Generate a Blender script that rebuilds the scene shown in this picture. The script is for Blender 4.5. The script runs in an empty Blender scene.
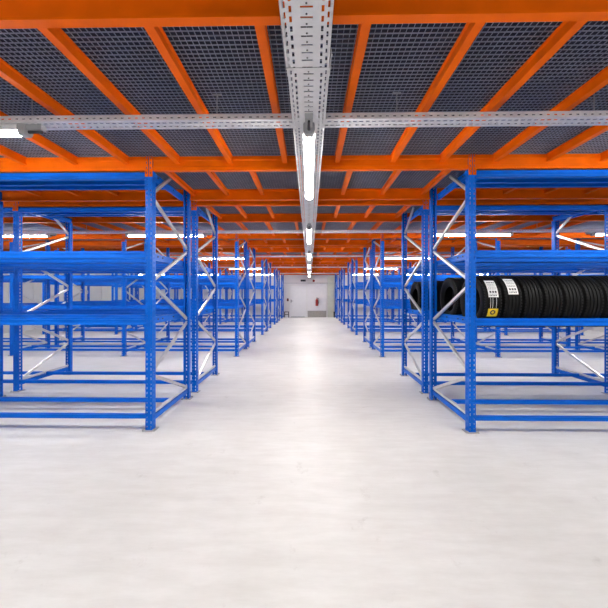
import bpy, math, random
from mathutils import Vector, Matrix
random.seed(7)
S = bpy.context.scene
COL = S.collection
PI = math.pi

# ------------------------------------------------------------------ helpers
def lin(c):
    return tuple(((v/255.0)/12.92 if v/255.0 <= 0.04045 else ((v/255.0+0.055)/1.055)**2.4) for v in c) + (1.0,)

class MB:
    """collects shapes; build() links them as one mesh object"""
    def __init__(s): s.v = []; s.f = []; s.m = []
    def box(s, x0, x1, y0, y1, z0, z1, m=0):
        b = len(s.v)
        s.v += [(x0,y0,z0),(x1,y0,z0),(x1,y1,z0),(x0,y1,z0),(x0,y0,z1),(x1,y0,z1),(x1,y1,z1),(x0,y1,z1)]
        for q in ((0,3,2,1),(4,5,6,7),(0,1,5,4),(1,2,6,5),(2,3,7,6),(3,0,4,7)):
            s.f.append(tuple(b+i for i in q)); s.m.append(m)
    def prism(s, pts, axis, a0, a1, m=0):
        """closed polygon pts extruded along axis 'x' (pts=(y,z)) or 'y' (pts=(x,z)) or 'z' (pts=(x,y))"""
        b = len(s.v); n = len(pts)
        for a in (a0, a1):
            for p, q in pts:
                s.v.append((a,p,q) if axis == 'x' else (p,a,q) if axis == 'y' else (p,q,a))
        for i in range(n):
            j = (i+1) % n
            s.f.append((b+i, b+j, b+n+j, b+n+i)); s.m.append(m)
        s.f.append(tuple(b+i for i in reversed(range(n)))); s.m.append(m)
        s.f.append(tuple(b+n+i for i in range(n))); s.m.append(m)
    def bar(s, p, q, w, t, m=0):
        """box bar from p to q, in the YZ plane; w = size in the plane, t = size along x"""
        p, q = Vector(p), Vector(q); d = (q-p).normalized(); n = Vector((1,0,0)).cross(d)*w/2; x = Vector((t/2,0,0))
        b = len(s.v)
        for e in (p, q):
            for sg in ((-1,-1),(1,-1),(1,1),(-1,1)):
                s.v.append(tuple(e + n*sg[0] + x*sg[1]))
        for f in ((0,1,2,3),(7,6,5,4),(0,4,5,1),(1,5,6,2),(2,6,7,3),(3,7,4,0)):
            s.f.append(tuple(b+i for i in f)); s.m.append(m)
    def lathe(s, prof, axis='x', n=48, c=(0,0,0), m=0, closed=False):
        b = len(s.v); k = len(prof)
        for i in range(n):
            a = 2*PI*i/n; ca, sa = math.cos(a), math.sin(a)
            for (h, r) in prof:
                if axis == 'x': s.v.append((c[0]+h, c[1]+r*ca, c[2]+r*sa))
                elif axis == 'y': s.v.append((c[0]+r*ca, c[1]+h, c[2]+r*sa))
                else: s.v.append((c[0]+r*ca, c[1]+r*sa, c[2]+h))
        for i in range(n):
            j = (i+1) % n
            for q in range(k if closed else k-1):
                r = (q+1) % k
                s.f.append((b+i*k+q, b+j*k+q, b+j*k+r, b+i*k+r)); s.m.append(m)
        if not closed:
            s.f.append(tuple(b+i*k for i in range(n))); s.m.append(m)
            s.f.append(tuple(b+i*k+k-1 for i in reversed(range(n)))); s.m.append(m)
    def mesh(s, name, mats, smooth=False):
        me = bpy.data.meshes.new(name)
        me.from_pydata(s.v, [], s.f)
        if not isinstance(mats, (list, tuple)): mats = [mats]
        for mt in mats: me.materials.append(mt)
        me.polygons.foreach_set('material_index', s.m)
        if smooth: me.polygons.foreach_set('use_smooth', [True]*len(s.f))
        me.update()
        import bmesh
        bm = bmesh.new(); bm.from_mesh(me); bmesh.ops.recalc_face_normals(bm, faces=bm.faces); bm.to_mesh(me); bm.free()
        if smooth:
            try: me.set_sharp_from_angle(angle=math.radians(40))
            except Exception: pass
        return me

def put(name, me, parent=None, loc=(0,0,0), rz=0.0, rot=None):
    o = bpy.data.objects.new(name, me); COL.objects.link(o)
    o.location = loc
    o.rotation_euler = rot if rot else (0,0,rz)
    if parent is not None: o.parent = parent
    return o
def tag(o, label=None, cat=None, group=None, kind=None):
    if label: o['label'] = label
    if cat: o['category'] = cat
    if group: o['group'] = group
    if kind: o['kind'] = kind
    return o
def empty(name, loc, label, cat, group=None, rz=0):
    o = bpy.data.objects.new(name, None); COL.objects.link(o)
    o.location = loc; o.rotation_euler = (0,0,rz); o.empty_display_size = .1
    return tag(o, label, cat, group)
def struct(name, me, label, parent=None):
    o = put(name, me, parent)
    return tag(o, label, None, None, 'structure')

ORD = ['first','second','third','fourth','fifth','sixth','seventh','eighth','ninth','tenth','eleventh','twelfth','thirteenth','fourteenth','fifteenth','sixteenth','seventeenth','eighteenth','nineteenth','twentieth']

# ------------------------------------------------------------------ materials
def mat(name, col, rough=.4, metal=0.0, var=.06, scale=6.0, spec=.5, bump=0.0, stretch=(1,1,1), col2=None):
    m = bpy.data.materials.new(name); m.use_nodes = True
    nt = m.node_tree; N = nt.nodes; L = nt.links
    p = N['Principled BSDF']
    p.inputs['Roughness'].default_value = rough; p.inputs['Metallic'].default_value = metal
    p.inputs['Specular IOR Level'].default_value = spec
    tc = N.new('ShaderNodeTexCoord'); mp = N.new('ShaderNodeMapping'); mp.inputs['Scale'].default_value = stretch
    nz = N.new('ShaderNodeTexNoise'); nz.inputs['Scale'].default_value = scale; nz.inputs['Detail'].default_value = 4
    L.new(tc.outputs['Object'], mp.inputs['Vector']); L.new(mp.outputs['Vector'], nz.inputs['Vector'])
    rp = N.new('ShaderNodeValToRGB')
    c = lin(col)
    a = tuple(max(0, v*(1-var)) for v in c[:3]) + (1,)
    b = lin(col2) if col2 else tuple(min(1, v*(1+var)) for v in c[:3]) + (1,)
    rp.color_ramp.elements[0].position = .35; rp.color_ramp.elements[0].color = a
    rp.color_ramp.elements[1].position = .65; rp.color_ramp.elements[1].color = b
    L.new(nz.outputs['Fac'], rp.inputs['Fac']); L.new(rp.outputs['Color'], p.inputs['Base Color'])
    if bump:
        bp = N.new('ShaderNodeBump'); bp.inputs['Strength'].default_value = bump; bp.inputs['Distance'].default_value = .01
        L.new(nz.outputs['Fac'], bp.inputs['Height']); L.new(bp.outputs['Normal'], p.inputs['Normal'])
    return m
def emis(name, col, st):
    m = bpy.data.materials.new(name); m.use_nodes = True
    p = m.node_tree.nodes['Principled BSDF']
    p.inputs['Base Color'].default_value = lin((240,240,240)); p.inputs['Emission Color'].default_value = lin(col)
    p.inputs['Emission Strength'].default_value = st
    return m

BLUE   = mat('blue_paint', (0,99,206), .36, var=.08, spec=.18)
ORANGE = mat('orange_paint', (238,104,0), .42, var=.06, spec=.13)
GALV   = mat('galvanised_steel', (176,180,186), .38, .75, var=.10, scale=14)
TRAYM  = mat('galvanised_tray', (222,223,225), .45, .3, var=.06, scale=10)
WIREM  = mat('grating_steel', (165,173,192), .42, .5, var=.08, scale=10)
BRACE  = mat('zinc_brace', (216,216,215), .33, .5, var=.06, scale=10)
FOOTM  = mat('foot_plate_zinc', (178,176,172), .5, .4)
RUBBER = mat('tyre_rubber', (11,11,12), .6, var=.15, scale=20, spec=.2)
PAPER  = mat('sticker_white', (238,238,236), .6, var=.02)
INK    = mat('sticker_ink', (40,42,48), .6, var=.02)
YELLOW = mat('sticker_yellow', (235,200,20), .5, var=.03)
GREYPL = mat('grey_plastic', (160,162,165), .4, var=.03)
HOUSE  = mat('lamp_housing', (222,224,226), .4, var=.02)
DARK   = mat('dark_plastic', (44,46,50), .5, var=.05)
RED    = mat('red_paint', (160,30,27), .35, var=.05)
WALLM  = mat('wall_paint', (214,212,213), .65, var=.025, scale=1.5)
WALLS  = mat('side_wall_panel', (212,211,210), .6, var=.03, scale=1.2)
DOORM  = mat('door_paint', (216,215,217), .5, var=.02)
KICK   = mat('grey_kick_panel', (150,147,142), .5, var=.08, scale=12)
BLOCKM = mat('pilaster_paint', (196,199,186), .65, var=.04, scale=5)
ROOFM  = mat('dark_roof', (42,46,62), .8, var=.1, scale=1.5)
LAMP   = emis('lamp_diffuser', (255,252,248), 116.0)

def floor_material():
    m = bpy.data.materials.new('polished_concrete'); m.use_nodes = True
    nt = m.node_tree; N = nt.nodes; L = nt.links; p = N['Principled BSDF']
    tc = N.new('ShaderNodeTexCoord')
    def noise(scale, stretch, detail=5, rough=.6):
        mp = N.new('ShaderNodeMapping'); mp.inputs['Scale'].default_value = stretch
        n = N.new('ShaderNodeTexNoise'); n.inputs['Scale'].default_value = scale; n.inputs['Detail'].default_value = detail; n.inputs['Roughness'].default_value = rough
        L.new(tc.outputs['Object'], mp.inputs['Vector']); L.new(mp.outputs['Vector'], n.inputs['Vector']); return n
    def ramp(n, stops):
        r = N.new('ShaderNodeValToRGB')
        for i, (pos, c) in enumerate(stops):
            e = r.color_ramp.elements[i] if i < 2 else r.color_ramp.elements.new(pos)
            e.position = pos; e.color = lin(c)
        L.new(n.outputs['Fac'], r.inputs['Fac']); return r
    r1 = ramp(noise(.9, (1,.7,1)), [(.3,(216,214,211)), (.7,(231,229,227))])
    r2 = ramp(noise(7, (.35,1.6,1), 6, .7), [(.35,(234,232,230)), (.65,(255,255,255))])
    r3 = ramp(noise(3.2, (1.3,1,1), 8, .75), [(.27,(208,203,198)), (.40,(255,255,255))])
    def mul(a, b, f):
        x = N.new('ShaderNodeMix'); x.data_type = 'RGBA'; x.blend_type = 'MULTIPLY'; x.inputs[0].default_value = f
        L.new(a, x.inputs[6]); L.new(b, x.inputs[7]); return x.outputs[2]
    c = mul(r1.outputs['Color'], r2.outputs['Color'], .55)
    c = mul(c, r3.outputs['Color'], .5)
    L.new(c, p.inputs['Base Color'])
    rr = N.new('ShaderNodeMapRange'); rr.inputs[3].default_value = .36; rr.inputs[4].default_value = .54
    L.new(noise(2.0, (1,1,1)).outputs['Fac'], rr.inputs[0]); L.new(rr.outputs[0], p.inputs['Roughness'])
    p.inputs['Specular IOR Level'].default_value = .27
    return m
FLOORM = floor_material()

# ------------------------------------------------------------------ dimensions
EYE = 1.40
PERIOD, RACK_D, RACK2 = 4.10, 1.10, 1.335
Y1 = 3.38                       # front posts of the nearest rack
XP, BAY = 1.655, 2.60           # aisle posts, rack bay
WX, YB, YF = 11.2, 21.05, -5.0  # side walls, back wall, wall behind the camera
G0, G1 = 2.686, 2.83            # girder bottom / top
rack_y = []
for k in range(5):
    rack_y.append(Y1 + PERIOD*k)
    if k < 4: rack_y.append(Y1 + PERIOD*k + RACK2)
rack_frames = [2, 3, 4, 4, 4, 4, 4, 4, 4]

# ------------------------------------------------------------------ room shell
b = MB(); b.box(-WX, WX, YF, YB, -.1, 0); struct('floor', b.mesh('floor', FLOORM), 'pale grey polished concrete warehouse floor')
b = MB(); b.box(-WX, WX, YB, YB+.2, 0, 5.5)
struct('wall_back', b.mesh('wall_back', WALLM), 'white painted wall closing the far end of the aisle')
for sgn, nm in ((-1,'left'), (1,'right')):
    b = MB(); x = sgn*WX
    b.box(min(x, x+sgn*.2), max(x, x+sgn*.2), YF, YB, 0, 5.5)
    yy = YF+.6
    while yy < YB:                                   # panel ribs
        b.box(min(x, x-sgn*.02), max(x, x-sgn*.02), yy, yy+.03, 0, 5.5); yy += 1.1
    struct('wall_'+nm, b.mesh('wall_'+nm, WALLS), 'pale panelled side wall beyond the %s racks' % nm)
b = MB(); b.box(-WX, WX, YF-.2, YF, 0, 5.5); struct('wall_front', b.mesh('wall_front', WALLS), 'pale wall behind the viewpoint')
b = MB(); b.box(-WX, WX, YF, YB, 5.5, 5.6); struct('trim_1', b.mesh('trim_1', ROOFM), 'dark hall roof above the mezzanine')

# grating deck of the mezzanine: crossed steel wires
b = MB(); c = .034
n = int((WX*2-.2)/c)
for i in range(n):
    x = -WX+.1 + i*c
    b.box(x-.0011, x+.0011, YF+.05, YB-.02, G1+.004, G1+.009)
n = int((YB-YF-.1)/c)
for i in range(n):
    y = YF+.05 + i*c
    b.box(-WX+.05, WX-.05, y-.0016, y+.0016, G1+.002, G1+.008)
struct('ceiling', b.mesh('ceiling', WIREM), 'dark open steel grating forming the ceiling over the racks')

# ------------------------------------------------------------------ orange girders and joists
def girder_mesh(x0, x1, back=False):
    d, h0, h1 = .05, G0, G1
    pts = [(0,h0),(d,h0),(d,h0+.012),(.018,h0+.02),(.018,h1-.02),(d,h1-.012),(d,h1),(0,h1),
           (0,h1-.035),(.008,h1-.045),(.008,h0+.045),(0,h0+.035)]
    b = MB(); b.prism(pts, 'x', x0, x1); return b.mesh('girder_span', ORANGE)
def bracket_mesh(w, x0):
    b = MB(); z0, z1 = 2.622, 2.832
    b.box(x0, x0+w*.36, 0, .006, z0, z1); b.box(x0+w*.62, x0+w, 0, .006, z0, z1)
    z = z0
    while z < z1-.03:
        b.box(x0+w*.36, x0+w*.62, 0, .006, z, z+.026); z += .052
    b.box(x0, x0+.004, 0, .03, z0, z1) if False else None
    return b.mesh('end_bracket', ORANGE)
HP = .037                      # half width of a post
gm_c = girder_mesh(-XP+HP+.002, XP-HP-.002)
gm_s = girder_mesh(HP+.002, BAY-HP-.002)
brk = bracket_mesh(.034, -.017)
GIRD_GROUP = 'orange girders carrying the grating'
def girder(y, flip, label, kind, side=0, n=0):
    """kind 'c' spans the aisle, 's' spans a rack bay; y = outer face of the posts; flip: the outer face looks away from the camera"""
    if kind == 'c':
        o = put('orange_girder', gm_c, None, (0, y, 0), PI if flip else 0); ends = (-XP+HP/2+.003, XP-HP/2-.003)
    else:
        x = side*(XP + n*BAY)
        o = put('orange_girder', gm_s, None, ((x if (side > 0) != flip else x + side*BAY), y, 0), PI if flip else 0); ends = (HP/2+.003, BAY-HP/2-.003)
    tag(o, label, 'girder', GIRD_GROUP)
    for e in ends:
        put('end_bracket', brk, o, (e, -.0075, 0))
    return o
# the girder just over the viewpoint (rear posts of the rack behind)
girder(1.57, True, 'orange girder nearest the viewpoint, its span across the aisle', 'c')
for r, y in enumerate(rack_y):
    for flip in (False, True):
        yy = y + RACK_D if flip else y
        wh = 'rear' if flip else 'front'
        girder(yy, flip, 'orange girder over the aisle joining the %s posts of the %s racks' % (wh, ORD[r]), 'c')
        for sd, nm in ((-1,'left'), (1,'right')):
            for n in range(rack_frames[r]-1):
                girder(yy, flip, 'orange girder along the %s of the %s %s rack, %s span out' % (wh, ORD[r], nm, ORD[n]), 's', sd, n)

def joist_mesh(length):
    b = MB(); z0, z1 = 2.752, (2.807 if length < 1.2 else G1)   # the short ones sit inside the girders' flanges
    b.prism([(-.025,z0),(.025,z0),(.025,z0+.014),(.012,z0+.018),(.012,z1-.012),(.025,z1-.008),(.025,z1),(-.025,z1),(-.025,z1-.008),(-.012,z1-.012),(-.012,z0+.018),(-.025,z0+.014)], 'y', 0, length)
    return b.mesh('steel_joist', ORANGE)
AISLE_X = [-.25,-.81,-1.355,.285,.85,1.35] + [v*(1.885+.535*i) for i in range(12) for v in (-1,1)]
RACK_X = [-.10,-.635,-1.11,-1.57,.45,.98,1.52] + [v*(2.08+.535*i) for i in range(12) for v in (-1,1)]
def lane(i, xs, z='x'):
    return xs[i]
jm = {}
def joists(y0, y1, xs, lim, where):
    key = round(y1-y0, 3)
    if key not in jm: jm[key] = joist_mesh(y1-y0)
    for sd, nm in ((-1,'left'), (1,'right')):
        row = sorted([x for x in xs if x*sd > 0 and abs(x) < lim], key=abs)
        for i, x in enumerate(row):
            for q in range(4):
                xp = XP + q*BAY
                if abs(abs(x)-xp) < .08: x = sd*(xp + (.082 if abs(x) > xp else -.082)); break
            o = put('steel_joist', jm[key], None, (x, y0, 0))
            tag(o, 'orange joist %s, %s %s of the light tray' % (where, ORD[i], nm), 'joist', 'orange joists under the grating')
joists(1.574, Y1-.002, AISLE_X, 3.2, 'in front of the first racks')
for r, y in enumerate(rack_y):
    lim = [4.2, 5.6, 4.2, 4.2, 2, 2, 2, 2, 2][r]
    joists(y+.022, y+RACK_D-.022, RACK_X, lim, 'above the %s racks' % ORD[r])
    if r % 2 == 1:
        joists(y+RACK_D+.002, y-RACK2+PERIOD-.002, AISLE_X, [0,5.6,0,4.2,0,2,0,2][r], 'between %s and %s racks' % (ORD[r], ORD[r+1]))

# ------------------------------------------------------------------ blue racks
def post_mesh():
    b = MB(); t = .003; w, d, H = HP, .036, G1; pitch, hh = .05, .028
    # front face (y=-d), two slot columns
    for x0, x1 in ((-w,-.024),(-.015,.015),(.024,w)): b.box(x0, x1, -d, -d+t, 0, H)
    # side faces, one slot column each
    for sx in (-1, 1):
        xa, xb = sorted((sx*w, sx*(w-t)))
        b.box(xa, xb, -d+t, -.012, 0, H); b.box(xa, xb, .004, d, 0, H)
        xc, xd = sorted((sx*w, sx*(w-.022)))
        b.box(xc, xd, d-t, d, 0, H)                         # lip at the open side
    z = 0; 
    while z < H-.001:
        z1 = min(z+pitch-hh, H)
        b.box(-.024, -.015, -d, -d+t, z, z1); b.box(.015, .024, -d, -d+t, z, z1)
        for sx in (-1, 1):
            xa, xb = sorted((sx*w, sx*(w-t)))
            b.box(xa, xb, -.012, .004, z, z1)
        z += pitch
    return b.mesh('upright_post', BLUE)
POST = post_mesh()
b = MB(); b.box(-.065, .065, -.055, .055, .0005, .008)
for sx in (-1, 1): b.lathe([(.008,.012),(.02,.012),(.022,.008)], 'z', 8, (sx*.053, -.045, 0))
PLATE = b.mesh('base_plate', FOOTM)
def channel_bar(p, q):
    b = MB(); b.bar(p, q, .032, .014)
    d = (Vector(q)-Vector(p)).normalized(); n = Vector((1,0,0)).cross(d)*.014
    for s_ in (-1, 1):
        o = n*s_ + Vector((.012,0,0)); b.bar(Vector(p)+o, Vector(q)+o, .004, .014)
    return b.mesh('diagonal_brace', BRACE)
def brace_set(mirror, short=True):
    out_n, in_n = [2.45, 1.53, .58], [2.80, 2.0, 1.06, .14]
    ya, yb = (.055, RACK_D-.055) if not mirror else (RACK_D-.055, .055)
    ms = []
    for i in range(3):
        if i == 0 and short: ms.append(channel_bar((0, ya, out_n[0]+.02), (0, .535 if not mirror else RACK_D-.535, 2.80)))
        else: ms.append(channel_bar((0, ya, out_n[i]+.02), (0, yb, in_n[i]-.02)))
        ms.append(channel_bar((0, ya, out_n[i]-.02), (0, yb, in_n[i+1]+.02)))
    return ms
BR = {(m_, s_): brace_set(m_, s_) for m_ in (False, True) for s_ in (False, True)}
b = MB(); b.bar((0,.055,.162), (0,RACK_D-.055,.162), .026, .03); FOOTBRACE = b.mesh('foot_brace', BRACE)
b = MB(); b.box(-.022,.022,.078,RACK_D-.078,.085,.135); FOOTBAR = b.mesh('foot_bar', BLUE)
b = MB(); b.prism([(-.015,-.036),(.015,-.036),(.015,.036),(-.015,.036),(-.015,.02),(-.008,.012),(-.008,-.012),(-.015,-.02)], 'y', .075, RACK_D-.075); TIE = b.mesh('end_tie', BLUE)
b = MB(); b.lathe([(0,.009),(.008,.009),(.01,.006)], 'x', 6); BOLT = b.mesh('bolt', DARK)
def beam_mesh(x0, x1, h, d=.05):
    b = MB()
    pts = [(0,0),(d,0),(d,h),(d*.45,h),(d*.45,h*.80),(0,h*.80),(0,h*.62),(.006,h*.54),(.006,h*.30),(0,h*.22)]
    b.prism(pts, 'x', x0, x1); return b.mesh('shelf_beam', BLUE)
e0, e1 = HP+.004, BAY-HP-.004
BEAM = beam_mesh(e0, e1, .074); BEAM_MID = beam_mesh(HP+.034, BAY-HP-.034, .074)
b = MB(); b.box(e0, e1, 0, .045, 0, .04); b.box(e0, e1, .012, .033, .04, .046); LOW = b.mesh('floor_rail', BLUE)
b = MB(); b.box(.024, BAY-.024, 0, .045, 0, .04); b.box(.024, BAY-.024, .012, .033, .04, .046); LOWMID = b.mesh('floor_rail', BLUE)
b = MB(); b.box(0, .004, -.004, .05, -.03, .10); b.box(.004, .012, .004, .03, -.02, .02); b.box(.004,.012,.004,.03,.05,.09); ENDP = b.mesh('end_plate', BLUE)

for r, y in enumerate(rack_y):
    mirror = r % 2 == 1
    near = r < 2
    for sd, nm in ((-1,'left'), (1,'right')):
        extra = ' holding black tyres' if (sd > 0 and r < 2) else ''
        t = empty('tyre_rack', (sd*XP, y, 0), '%s blue steel rack from the viewpoint on the %s of the aisle%s' % (ORD[r], nm, extra if extra else ', empty'), 'rack', 'blue tyre racks lining the aisle')
        nf = rack_frames[r]
        for i in range(nf):
            fx = sd*i*BAY
            for py, rz in ((.036, 0), (RACK_D-.036, PI)):
                p = put('upright_post', POST, t, (fx, py, 0), rz)
                put('base_plate', PLATE, p)
            for bm_ in BR[(mirror, near)]: put('diagonal_brace', bm_, t, (fx, 0, 0))
            put('foot_brace', FOOTBRACE, t, (fx, 0, 0)); put('foot_bar', FOOTBAR, t, (fx, 0, 0))
            for z in ((1.127, 1.822, 2.70) if r < 2 else (1.127, 1.822)):
                for q in (-1, 1):
                    if i == 0 and q != sd: continue
                    if i == nf-1 and q == sd: continue
                    ti = put('end_tie', TIE, t, (fx + q*(HP+.017), 0, z))
                    if near:
                        for by in (.28, .40, .70): put('bolt', BOLT, ti, (-q*.016, by, .006), PI if q > 0 else 0)
        for i in range(nf-1):
            bx = i*BAY if sd > 0 else -(i+1)*BAY
            def add(me, yy, z, name='shelf_beam', ends=False):
                o = put(name, me, t, (bx, yy, z))
                if near and ends:
                    put('end_plate', ENDP, o, (HP+.001, 0, 0)); put('end_plate', ENDP, o, (BAY-HP-.001, 0, 0), rot=(0,0,0)).scale.x = -1
                return o
            add(LOW, .002, .124, 'floor_rail'); add(LOWMID, .52, .124, 'floor_rail')
            for z in (1.09, 1.786):
                add(BEAM, .002, z, ends=True); add(BEAM_MID, .50, z); add(BEAM_MID, .59, z)
                add(BEAM, RACK_D-.052, z)
            if r < 2: add(BEAM, .002, 2.604); add(BEAM_MID, .25, 2.63); add(BEAM_MID, .50, 2.665)

# ------------------------------------------------------------------ tyres on the right racks
TR, TW = .28, .196
def tyre_mesh(k=1.0):
    w = TW/2
    prof = [(-.062,.165),(-.075,.160),(-.083,.172),(-.094,.20),(-w,.225),(-.096,.248),(-.086,.270),(-.076,.277)]
    for g in (-.052, -.018, .018, .052):
        prof += [(g-.006,TR),(g-.0045,TR-.008),(g+.0045,TR-.008),(g+.006,TR)]
    prof += [(.076,.277),(.086,.270),(.096,.248),(w,.225),(.094,.20),(.083,.172),(.075,.160),(.062,.165),(.055,.20),(.062,.245),(.05,.262),(0,.266),(-.05,.262),(-.062,.245),(-.055,.20)]
    b = MB(); b.lathe(prof, 'x', 56, closed=True)
    for i in range(56):                                     # shoulder blocks
        a = 2*PI*i/56
        for sx in (-1, 1):
            bb = MB(); bb.box(min(sx*.068, sx*.087), max(sx*.068, sx*.087), -.009, .009, .262, .2795)
            R = Matrix.Rotation(a, 4, 'X'); o = len(b.v)
            b.v += [tuple(R @ Vector(v)) for v in bb.v]
            b.f += [tuple(o+k for k in f) for f in bb.f]; b.m += bb.m
    b.v = [(x, y*k, z*k) for x, y, z in b.v]
    return b.mesh('tyre', RUBBER, smooth=True)
TYRE = tyre_mesh(); TYRE_REAR = tyre_mesh(.27/.28)
def patch(name, x0, x1, a0, a1, rad, m, n=12):
    """a sticker curved round the tread; angles above the horizontal on the side facing the aisle"""
    b = MB()
    for i in range(n+1):
        a = math.radians(a0 + (a1-a0)*i/n)
        for x in (x0, x1):
            for rr in (rad-.0012, rad): b.v.append((x, -rr*math.cos(a), rr*math.sin(a)))
    for i in range(n):
        k = 4*i
        b.f += [(k+1,k+3,k+7,k+5),(k,k+4,k+6,k+2),(k,k+1,k+5,k+4),(k+2,k+6,k+7,k+3)]; b.m += [0]*4
    b.f += [(0,2,3,1),(4*n,4*n+1,4*n+3,4*n+2)]; b.m += [0,0]
    return b.mesh(name, m)
def sticker_ink(x0, x1, a0, a1, rad):
    """rows of small print and two pictogram blocks"""
    b = MB(); rnd = random.Random(3)
    def spot(xa, xb, aa, ab):
        o = len(b.v)
        for a in (aa, ab):
            a = math.radians(a)
            for x in (xa, xb):
                b.v.append((x, -rad*math.cos(a), rad*math.sin(a)))
        b.f.append((o,o+1,o+3,o+2)); b.m.append(0)
    W, A = x1-x0, a1-a0
    for row, (fa, ht) in enumerate(((.06,.05),(.14,.03),(.42,.03),(.50,.02),(.60,.03),(.70,.02),(.80,.06))):
        x = .1
        while x < .85:
            l = rnd.uniform(.06,.16); spot(x0+W*x, x0+W*min(x+l,.9), a0+A*fa, a0+A*(fa+ht)); x += l+.05
    for fx in (.15, .42, .68): spot(x0+W*fx, x0+W*(fx+.18), a0+A*.22, a0+A*.33)
    return b.mesh('label_print', INK)
RS = TR+.0025
LAB = patch('white_label', -.05, .05, 9, 50, RS, PAPER); LABINK = sticker_ink(-.05, .05, 9, 50, RS+.0008)
YEL = patch('yellow_sticker', -.05, .05, -33, -15, RS, YELLOW)
def ring_mark(rad, ac, ro, ri, m, n=28):
    b = MB()
    for i in range(n):
        th = 2*PI*i/n
        for q in (ro, ri):
            x, s_ = q*math.cos(th), q*math.sin(th); a = math.radians(ac) + s_/rad
            b.v.append((x, -rad*math.cos(a), rad*math.sin(a)))
    for i in range(n):
        j = (i+1) % n; b.f.append((2*i,2*j,2*j+1,2*i+1)); b.m.append(0)
    return b.mesh('ring_mark', m)
RING = ring_mark(RS+.0008, -23, .027, .014, INK)
STRIPE = patch('tread_stripe', -.0015, .0015, -14, 8, TR+.001, PAPER)
def tyre_line(rack, ycen, gap, n, where, x0=1.772, lab=()):
    rear = ycen > .5; rad = .27 if rear else TR
    z = 1.1645 + math.sqrt(rad*rad - gap*gap)
    for i in range(n):
        t = put('tyre', TYRE_REAR if rear else TYRE, None, (x0 + TW/2 + i*(TW+.008), rack_y[rack]+ycen, z))
        extra = ''
        if i in lab:
            l = put('white_label', LAB, t); put('label_print', LABINK, l); extra = ' with a white label'
            if i: l.rotation_euler.x = -math.radians(6)
            if i == 0:
                yl = put('yellow_sticker', YEL, t); put('ring_mark', RING, yl); extra = ' with white and yellow stickers'
                tag(yl, 'yellow sticker with a black ring'); 
                for sx in (-.03, -.008, .028): put('tread_stripe', STRIPE, t, (sx,0,0))
            tag(l, 'white printed label')
        tag(t, 'black tyre%s, %s in %s' % (extra, ORD[i], where + (' from the aisle' if not extra else '')), 'tyre', 'black tyres on the right racks')
tyre_line(0, .276, .2215, 11, 'front line of first right rack', lab=(0,1))
tyre_line(0, .834, .192, 5, 'rear line of first right rack', 1.752)
tyre_line(1, .276, .2215, 7, 'front line of second right rack')
tyre_line(1, .834, .192, 5, 'rear line of second right rack', 1.752)

# ------------------------------------------------------------------ cable trays
def slotted(b, axis, a0, a1, rows, width, z, t, pitch, half_edges):
    """plate along axis with rows of (centre, slot_width, slot_len, phase)"""
    def bx(u0, u1, s0, s1):
        if axis == 'y': b.box(u0, u1, s0, s1, z, z+t)
        else: b.box(s0, s1, u0, u1, z, z+t)
    u = -width/2
    for c0, sw, sl, ph in rows:
        bx(u, c0-sw/2, a0, a1)
        s_ = a0 + ph; bx(c0-sw/2, c0+sw/2, a0, s_) if ph > 0 else None
        while s_ < a1-.001:
            bx(c0-sw/2, c0+sw/2, s_, min(s_+pitch-sl, a1)); s_ += pitch
        u = c0+sw/2
    bx(u, width/2, a0, a1)
def trunk_mesh(length):
    b = MB()
    rows = [(-.092,.011,.030,0),(-.067,.011,.030,.02),(0,.052,.0085,0),(.067,.011,.030,.02),(.092,.011,.030,0)]
    slotted(b, 'y', 0, length, rows, .218, 0, .0015, .05, None)
    # small dark holes between the cross slots: ridges pressed round them
    y = .0285
    while y < length-.02:
        b.lathe([(-.0012,.0045),(.0,.0045)], 'z', 8, (0, y, 0), m=1); y += .05
    for sx in (-1, 1):
        xa, xb = sorted((sx*.109, sx*.1075)); b.box(xa, xb, 0, length, 0, .06)
        xa, xb = sorted((sx*.109, sx*.098)); b.box(xa, xb, 0, length, .0585, .06)
    return b.mesh('tray_channel', [TRAYM, DARK])
TZ = 2.55
seg = 3.2
t = empty('light_tray', (-.004, 0, TZ), 'long perforated galvanised tray carrying the lights down the middle of the aisle', 'cable tray')
TM = trunk_mesh(seg-.004); 
b = MB(); b.box(.1095, .1125, -.07, .07, .004, .05)
for yy in (-.045, .045): b.lathe([(0,.006),(.006,.006)], 'x', 6, (.1125, yy, .03))
COUP = b.mesh('joint_coupler', TRAYM)
yy = 1.67 - 2*seg
for i in range(8):
    y0 = yy + i*seg
    if y0 + seg > YB: break
    o = put('tray_channel', TM, t, (0, y0, 0))
    if -1.6 < y0 < 1.0: o.location = (-.027, y0, 0); o.rotation_euler.z = -.0068
    put('joint_coupler', COUP, o, (0, 0, 0)); put('joint_coupler', COUP, o, (0, 0, 0), PI)
b = MB(); b.box(-.004,.004,-.004,.004, .06, G0-TZ); 
# cross trays in the rack aisles
CX = 10.6
def cross_mesh():
    b = MB()
    slotted(b, 'x', -CX, CX, [(-.022,.016,.028,0),(.026,.016,.028,.0225)], .12, 0, .0015, .045, None)
    for sy in (-1, 1):
        ya, yb = sorted((sy*.06, sy*.0585)); 
        b.box(-CX, CX, ya, yb, .0015, .014); b.box(-CX, CX, ya, yb, .022, .04)
        x = -CX
        while x < CX: b.box(x, x+.03, ya, yb, .014, .022); x += .05
    return b.mesh('cross_tray', TRAYM)
CM = cross_mesh()
b = MB(); b.lathe([(0,.004),(.215,.004)], 'z', 8); b.box(-.03,.03,-.008,.008,.205,.212); b.lathe([(.005,.010),(.015,.010)], 'z', 6); ROD = b.mesh('hanger_rod', GALV)
CZ = 2.622
cross_y = [2.35 + PERIOD*k for k in range(5)] + [-1.75]
CW = ['in front of the first racks', 'between the second and third racks', 'between the fourth and fifth racks', 'between the sixth and seventh racks', 'between the eighth and ninth racks', 'behind the viewpoint']
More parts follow.
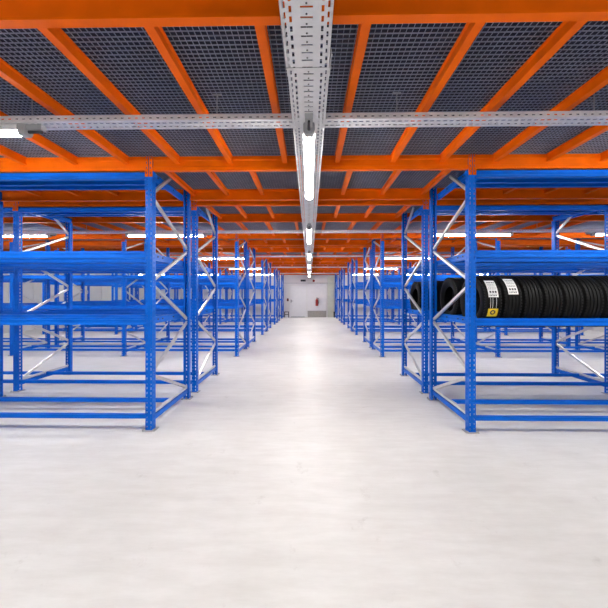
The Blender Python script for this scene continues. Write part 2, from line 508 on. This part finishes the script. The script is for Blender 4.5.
for k, y in enumerate(cross_y):
    o = put('cross_tray', CM, None, (0, y, CZ))
    tag(o, 'perforated steel cable tray crossing the aisle %s' % CW[k], 'cable tray', 'cross trays under the grating')
    for x in (-7.2, -4.4, -2.0, -.66, .62, 2.0, 4.4, 7.2): put('hanger_rod', ROD, o, (x, 0, .002))

# ------------------------------------------------------------------ batten lights
def lamp_parts(L=1.47):
    b = MB(); b.prism([(-.032,.0),(.032,.0),(.041,-.014),(.041,-.046),(.037,-.046),(.037,-.034),(-.037,-.034),(-.037,-.046),(-.041,-.046),(-.041,-.014)], 'y', 0, L); hs = b.mesh('lamp_housing', HOUSE)
    b = MB(); pts = [(-.0365,-.0345)] + [(-.0365*math.cos(a), -.040-.032*math.sin(a)) for a in [PI*i/10 for i in range(11)]] + [(.0365,-.0345)]
    b.prism(pts, 'y', 0, L); df = b.mesh('diffuser', LAMP)
    b = MB(); b.prism([(-.034,.0),(.034,.0),(.039,-.012),(.039,-.05),(.026,-.074),(-.026,-.074),(-.039,-.05),(-.039,-.012)], 'y', -.055, -.001)
    cp = b.mesh('end_cap', GREYPL)
    b = MB(); b.box(-.025,.025,-.165,-.056,-.035,0); b.lathe([(-.155,.008),(-.056,.011)], 'y', 10, (0,0,-.045), m=1); nk = b.mesh('cable_gland', [GREYPL, DARK])
    return hs, df, cp, nk
HS, DF, CP, NK = lamp_parts()
def lamp(x, y, z, rz, label, L=1.47):
    t = empty('ceiling_light', (x, y, z), label, 'ceiling light', 'tube lights under the trays', rz)
    put('lamp_housing', HS, t); put('diffuser', DF, t); put('end_cap', CP, t); put('end_cap', CP, t, (0, L, 0), PI); put('cable_gland', NK, t)
    return t
PL = [2.25 + 3.2*i for i in range(6)]
for i, y in enumerate(PL):
    lamp(-.002, y, TZ-.001, 0, '%s tube light from the viewpoint along the central tray' % ORD[i])
lamp(-.002, 2.25-3.2, TZ-.001, 0, 'tube light on the central tray behind the viewpoint')
for k, y in enumerate(cross_y):
    for sd, nm in ((-1,'left'), (1,'right')):
        for i, x0 in enumerate((2.08, 5.18, 8.28)):
            if k == 5 and i == 2: continue
            a = x0 + (.32 if sd > 0 else 0)
            x = sd*a
            lamp(x, y, CZ-.001, -sd*PI/2, 'tube light %s, %s out on the %s' % (CW[k], ORD[i], nm))

# ------------------------------------------------------------------ far wall
def fx(px): return (px-309.3)*YB/330.0
def fz(py): return EYE - (py-295.2)*YB/330.0
d = empty('door_1', (fx(298), YB, 0), 'white panelled door in the far wall, left of the fire extinguisher', None); d['kind'] = 'structure'
w = .53; H = fz(286)
b = MB(); b.box(-w, w, -.045, -.002, .012, H)
for i in range(1, 6): b.box(-w+.03, w-.03, -.052, -.045, .012+H*i/6-.14, .012+H*i/6-.02)
put('door_leaf', b.mesh('door_leaf', DOORM), d)
b = MB(); b.box(-w-.06, -w-.002, -.06, -.002, 0, H+.06); b.box(w+.002, w+.06, -.06, -.002, 0, H+.06); b.box(-w-.002, w+.002, -.06, -.002, H+.005, H+.06); put('door_frame', b.mesh('door_frame', WALLS), d)
b = MB(); b.box(-w+.08, -w+.22, -.10, -.085, 1.02, 1.04); b.box(-w+.08, -w+.1, -.085, -.045, 1.02, 1.04); b.box(-w+.07,-w+.11,-.054,-.045,.93,1.12); put('door_handle', b.mesh('door_handle', DARK), d)
b = MB(); b.box(-w+.1, w-.1, -.075, -.046, .0005, .03); put('threshold', b.mesh('threshold', DARK), d)
xa, xb = fx(307.6), fx(326.2)
b = MB(); b.box(xa, xb, YB-.05, YB-.001, fz(310.6), fz(284)); struct('trim_2', b.mesh('trim_2', DOORM), 'smooth white wall panel behind the fire extinguisher')
b = MB(); b.box(xa, xb, YB-.06, YB-.001, 0, fz(310.8))
x = xa+.05
while x < xb-.04: b.box(x, x+.012, YB-.068, YB-.06, .02, fz(311.2)); x += .09
struct('trim_3', b.mesh('trim_3', KICK), 'grey ribbed kick panel under the white wall panel')
b = MB(); x0, x1 = fx(327.5), fx(333.6)
z = 0
while z < 2.6: b.box(x0, x1, YB-.12, YB-.001, z+.004, min(z+.36, 2.6)); b.box(x0+.01, x1-.01, YB-.11, YB-.001, z, z+.004); z += .36
struct('trim_4', b.mesh('trim_4', BLOCKM), 'pale block pilaster at the right of the far wall')
b = MB(); b.lathe([(fx(284), .014), (fx(335), .014)], 'x', 10, (0, YB-.15, fz(283.2)))
xx = fx(285)
while xx < fx(335): b.box(xx, xx+.03, YB-.16, YB-.001, fz(283.2)-.02, fz(283.2)+.02); xx += .75
tag(put('conduit_pipe', b.mesh('conduit_pipe', GALV)), 'thin grey conduit running across the far wall above the door', 'pipe')
e = empty('fire_extinguisher', (fx(316.8), YB-.15, .72), 'red fire extinguisher hung on the white panel of the far wall', 'fire extinguisher')
b = MB(); b.lathe([(0,.07),(.01,.085),(.36,.085),(.42,.06),(.45,.028),(.47,.026)], 'z', 24); put('cylinder_body', b.mesh('cylinder_body', RED, True), e)
b = MB(); b.box(-.02,.02,-.03,.03,.472,.52); b.box(-.012,.012,-.14,.03,.521,.54); b.box(-.012,.012,-.12,-.02,.49,.505); put('valve_handle', b.mesh('valve_handle', DARK), e)
b = MB()
pts = [Vector((.02,0,.50)), Vector((.09,-.02,.49)), Vector((.12,-.04,.40)), Vector((.115,-.05,.25)), Vector((.105,-.05,.14))]
for p, q in zip(pts, pts[1:]):
    dv = q-p; zq = dv.to_track_quat('Z','Y').to_matrix().to_4x4(); bb = MB(); bb.lathe([(0,.012),(dv.length,.012)], 'z', 8)
    o = len(b.v); b.v += [tuple(zq @ Vector(v) + p) for v in bb.v]; b.f += [tuple(o+k for k in f) for f in bb.f]; b.m += bb.m
put('hose', b.mesh('hose', DARK), e)
b = MB(); b.box(-.05,.05,.0855,.098,.05,.40); b.box(-.09,.09,.06,.0858,.20,.23); put('wall_bracket', b.mesh('wall_bracket', DARK), e)
b = MB(); b.box(-.16,.16,-.10,0,-.06,.06); b.box(-.14,.14,-.105,-.10,-.045,.045)
tag(put('wall_speaker', b.mesh('wall_speaker', DARK), None, (fx(303.2), YB-.001, fz(280.6))), 'dark box unit fixed high on the far wall above the door', 'wall box')
b = MB(); b.lathe([(-.09,.05),(-.05,.075),(0,.075)], 'y', 16)
tag(put('alarm_sounder', b.mesh('alarm_sounder', RED, True), None, (fx(313.7), YB-.001, fz(280.8))), 'small red alarm sounder high on the far wall', 'alarm')
b = MB(); b.box(-.06,.06,-.06,0,-.09,.09); b.box(-.03,.03,-.07,-.06,-.03,.03,1)
tag(put('door_switch', b.mesh('door_switch', [DARK, RED]), None, (fx(287.8), YB-.001, fz(299.8))), 'small dark switch box on the wall left of the white door', 'switch')
for px0, px1, nm in ((284.6, 289.3, 'left'), (333.2, 336.4, 'right')):
    b = MB(); x0, x1 = fx(px0), fx(px1); x1 = min(x1, 1.60) if nm == 'right' else x1
    g = MB(); h = fz(311.3)
    g.box(x0, x0+.05, -.35, -.30, 0, h); g.box(x1-.05, x1, -.35, -.30, 0, h); g.box(x0+.05, x1-.05, -.35, -.30, h-.05, h); g.box(x0+.05, x1-.05, -.35, -.30, h*.45, h*.45+.04)
    tag(put('guard_rail', g.mesh('guard_rail', DARK), None, (0, YB, 0)), 'low dark guard rail on the floor at the %s of the far wall' % nm, 'guard rail')

# ------------------------------------------------------------------ camera, world, view
cam = bpy.data.cameras.new('camera'); co = bpy.data.objects.new('camera', cam); COL.objects.link(co)
co.location = (0, 0, EYE); co.rotation_euler = (PI/2, 0, math.radians(.92))
cam.sensor_fit = 'HORIZONTAL'; cam.sensor_width = 36; cam.lens = 330*36/608; cam.shift_y = -8.8/608
cam.clip_start = .02; cam.clip_end = 100
S.camera = co
wd = bpy.data.worlds.new('World'); S.world = wd; wd.use_nodes = True
wd.node_tree.nodes['Background'].inputs[0].default_value = (.05,.055,.065,1); wd.node_tree.nodes['Background'].inputs[1].default_value = .3
S.view_settings.view_transform = 'Standard'; S.view_settings.look = 'None'; S.view_settings.gamma = 1; S.view_settings.use_curve_mapping = False
S.view_settings.exposure = 0.0
S.cycles.use_denoising = True
S.cycles.max_bounces = 10; S.cycles.diffuse_bounces = 6; S.cycles.glossy_bounces = 4
S.cycles.sample_clamp_indirect = 8
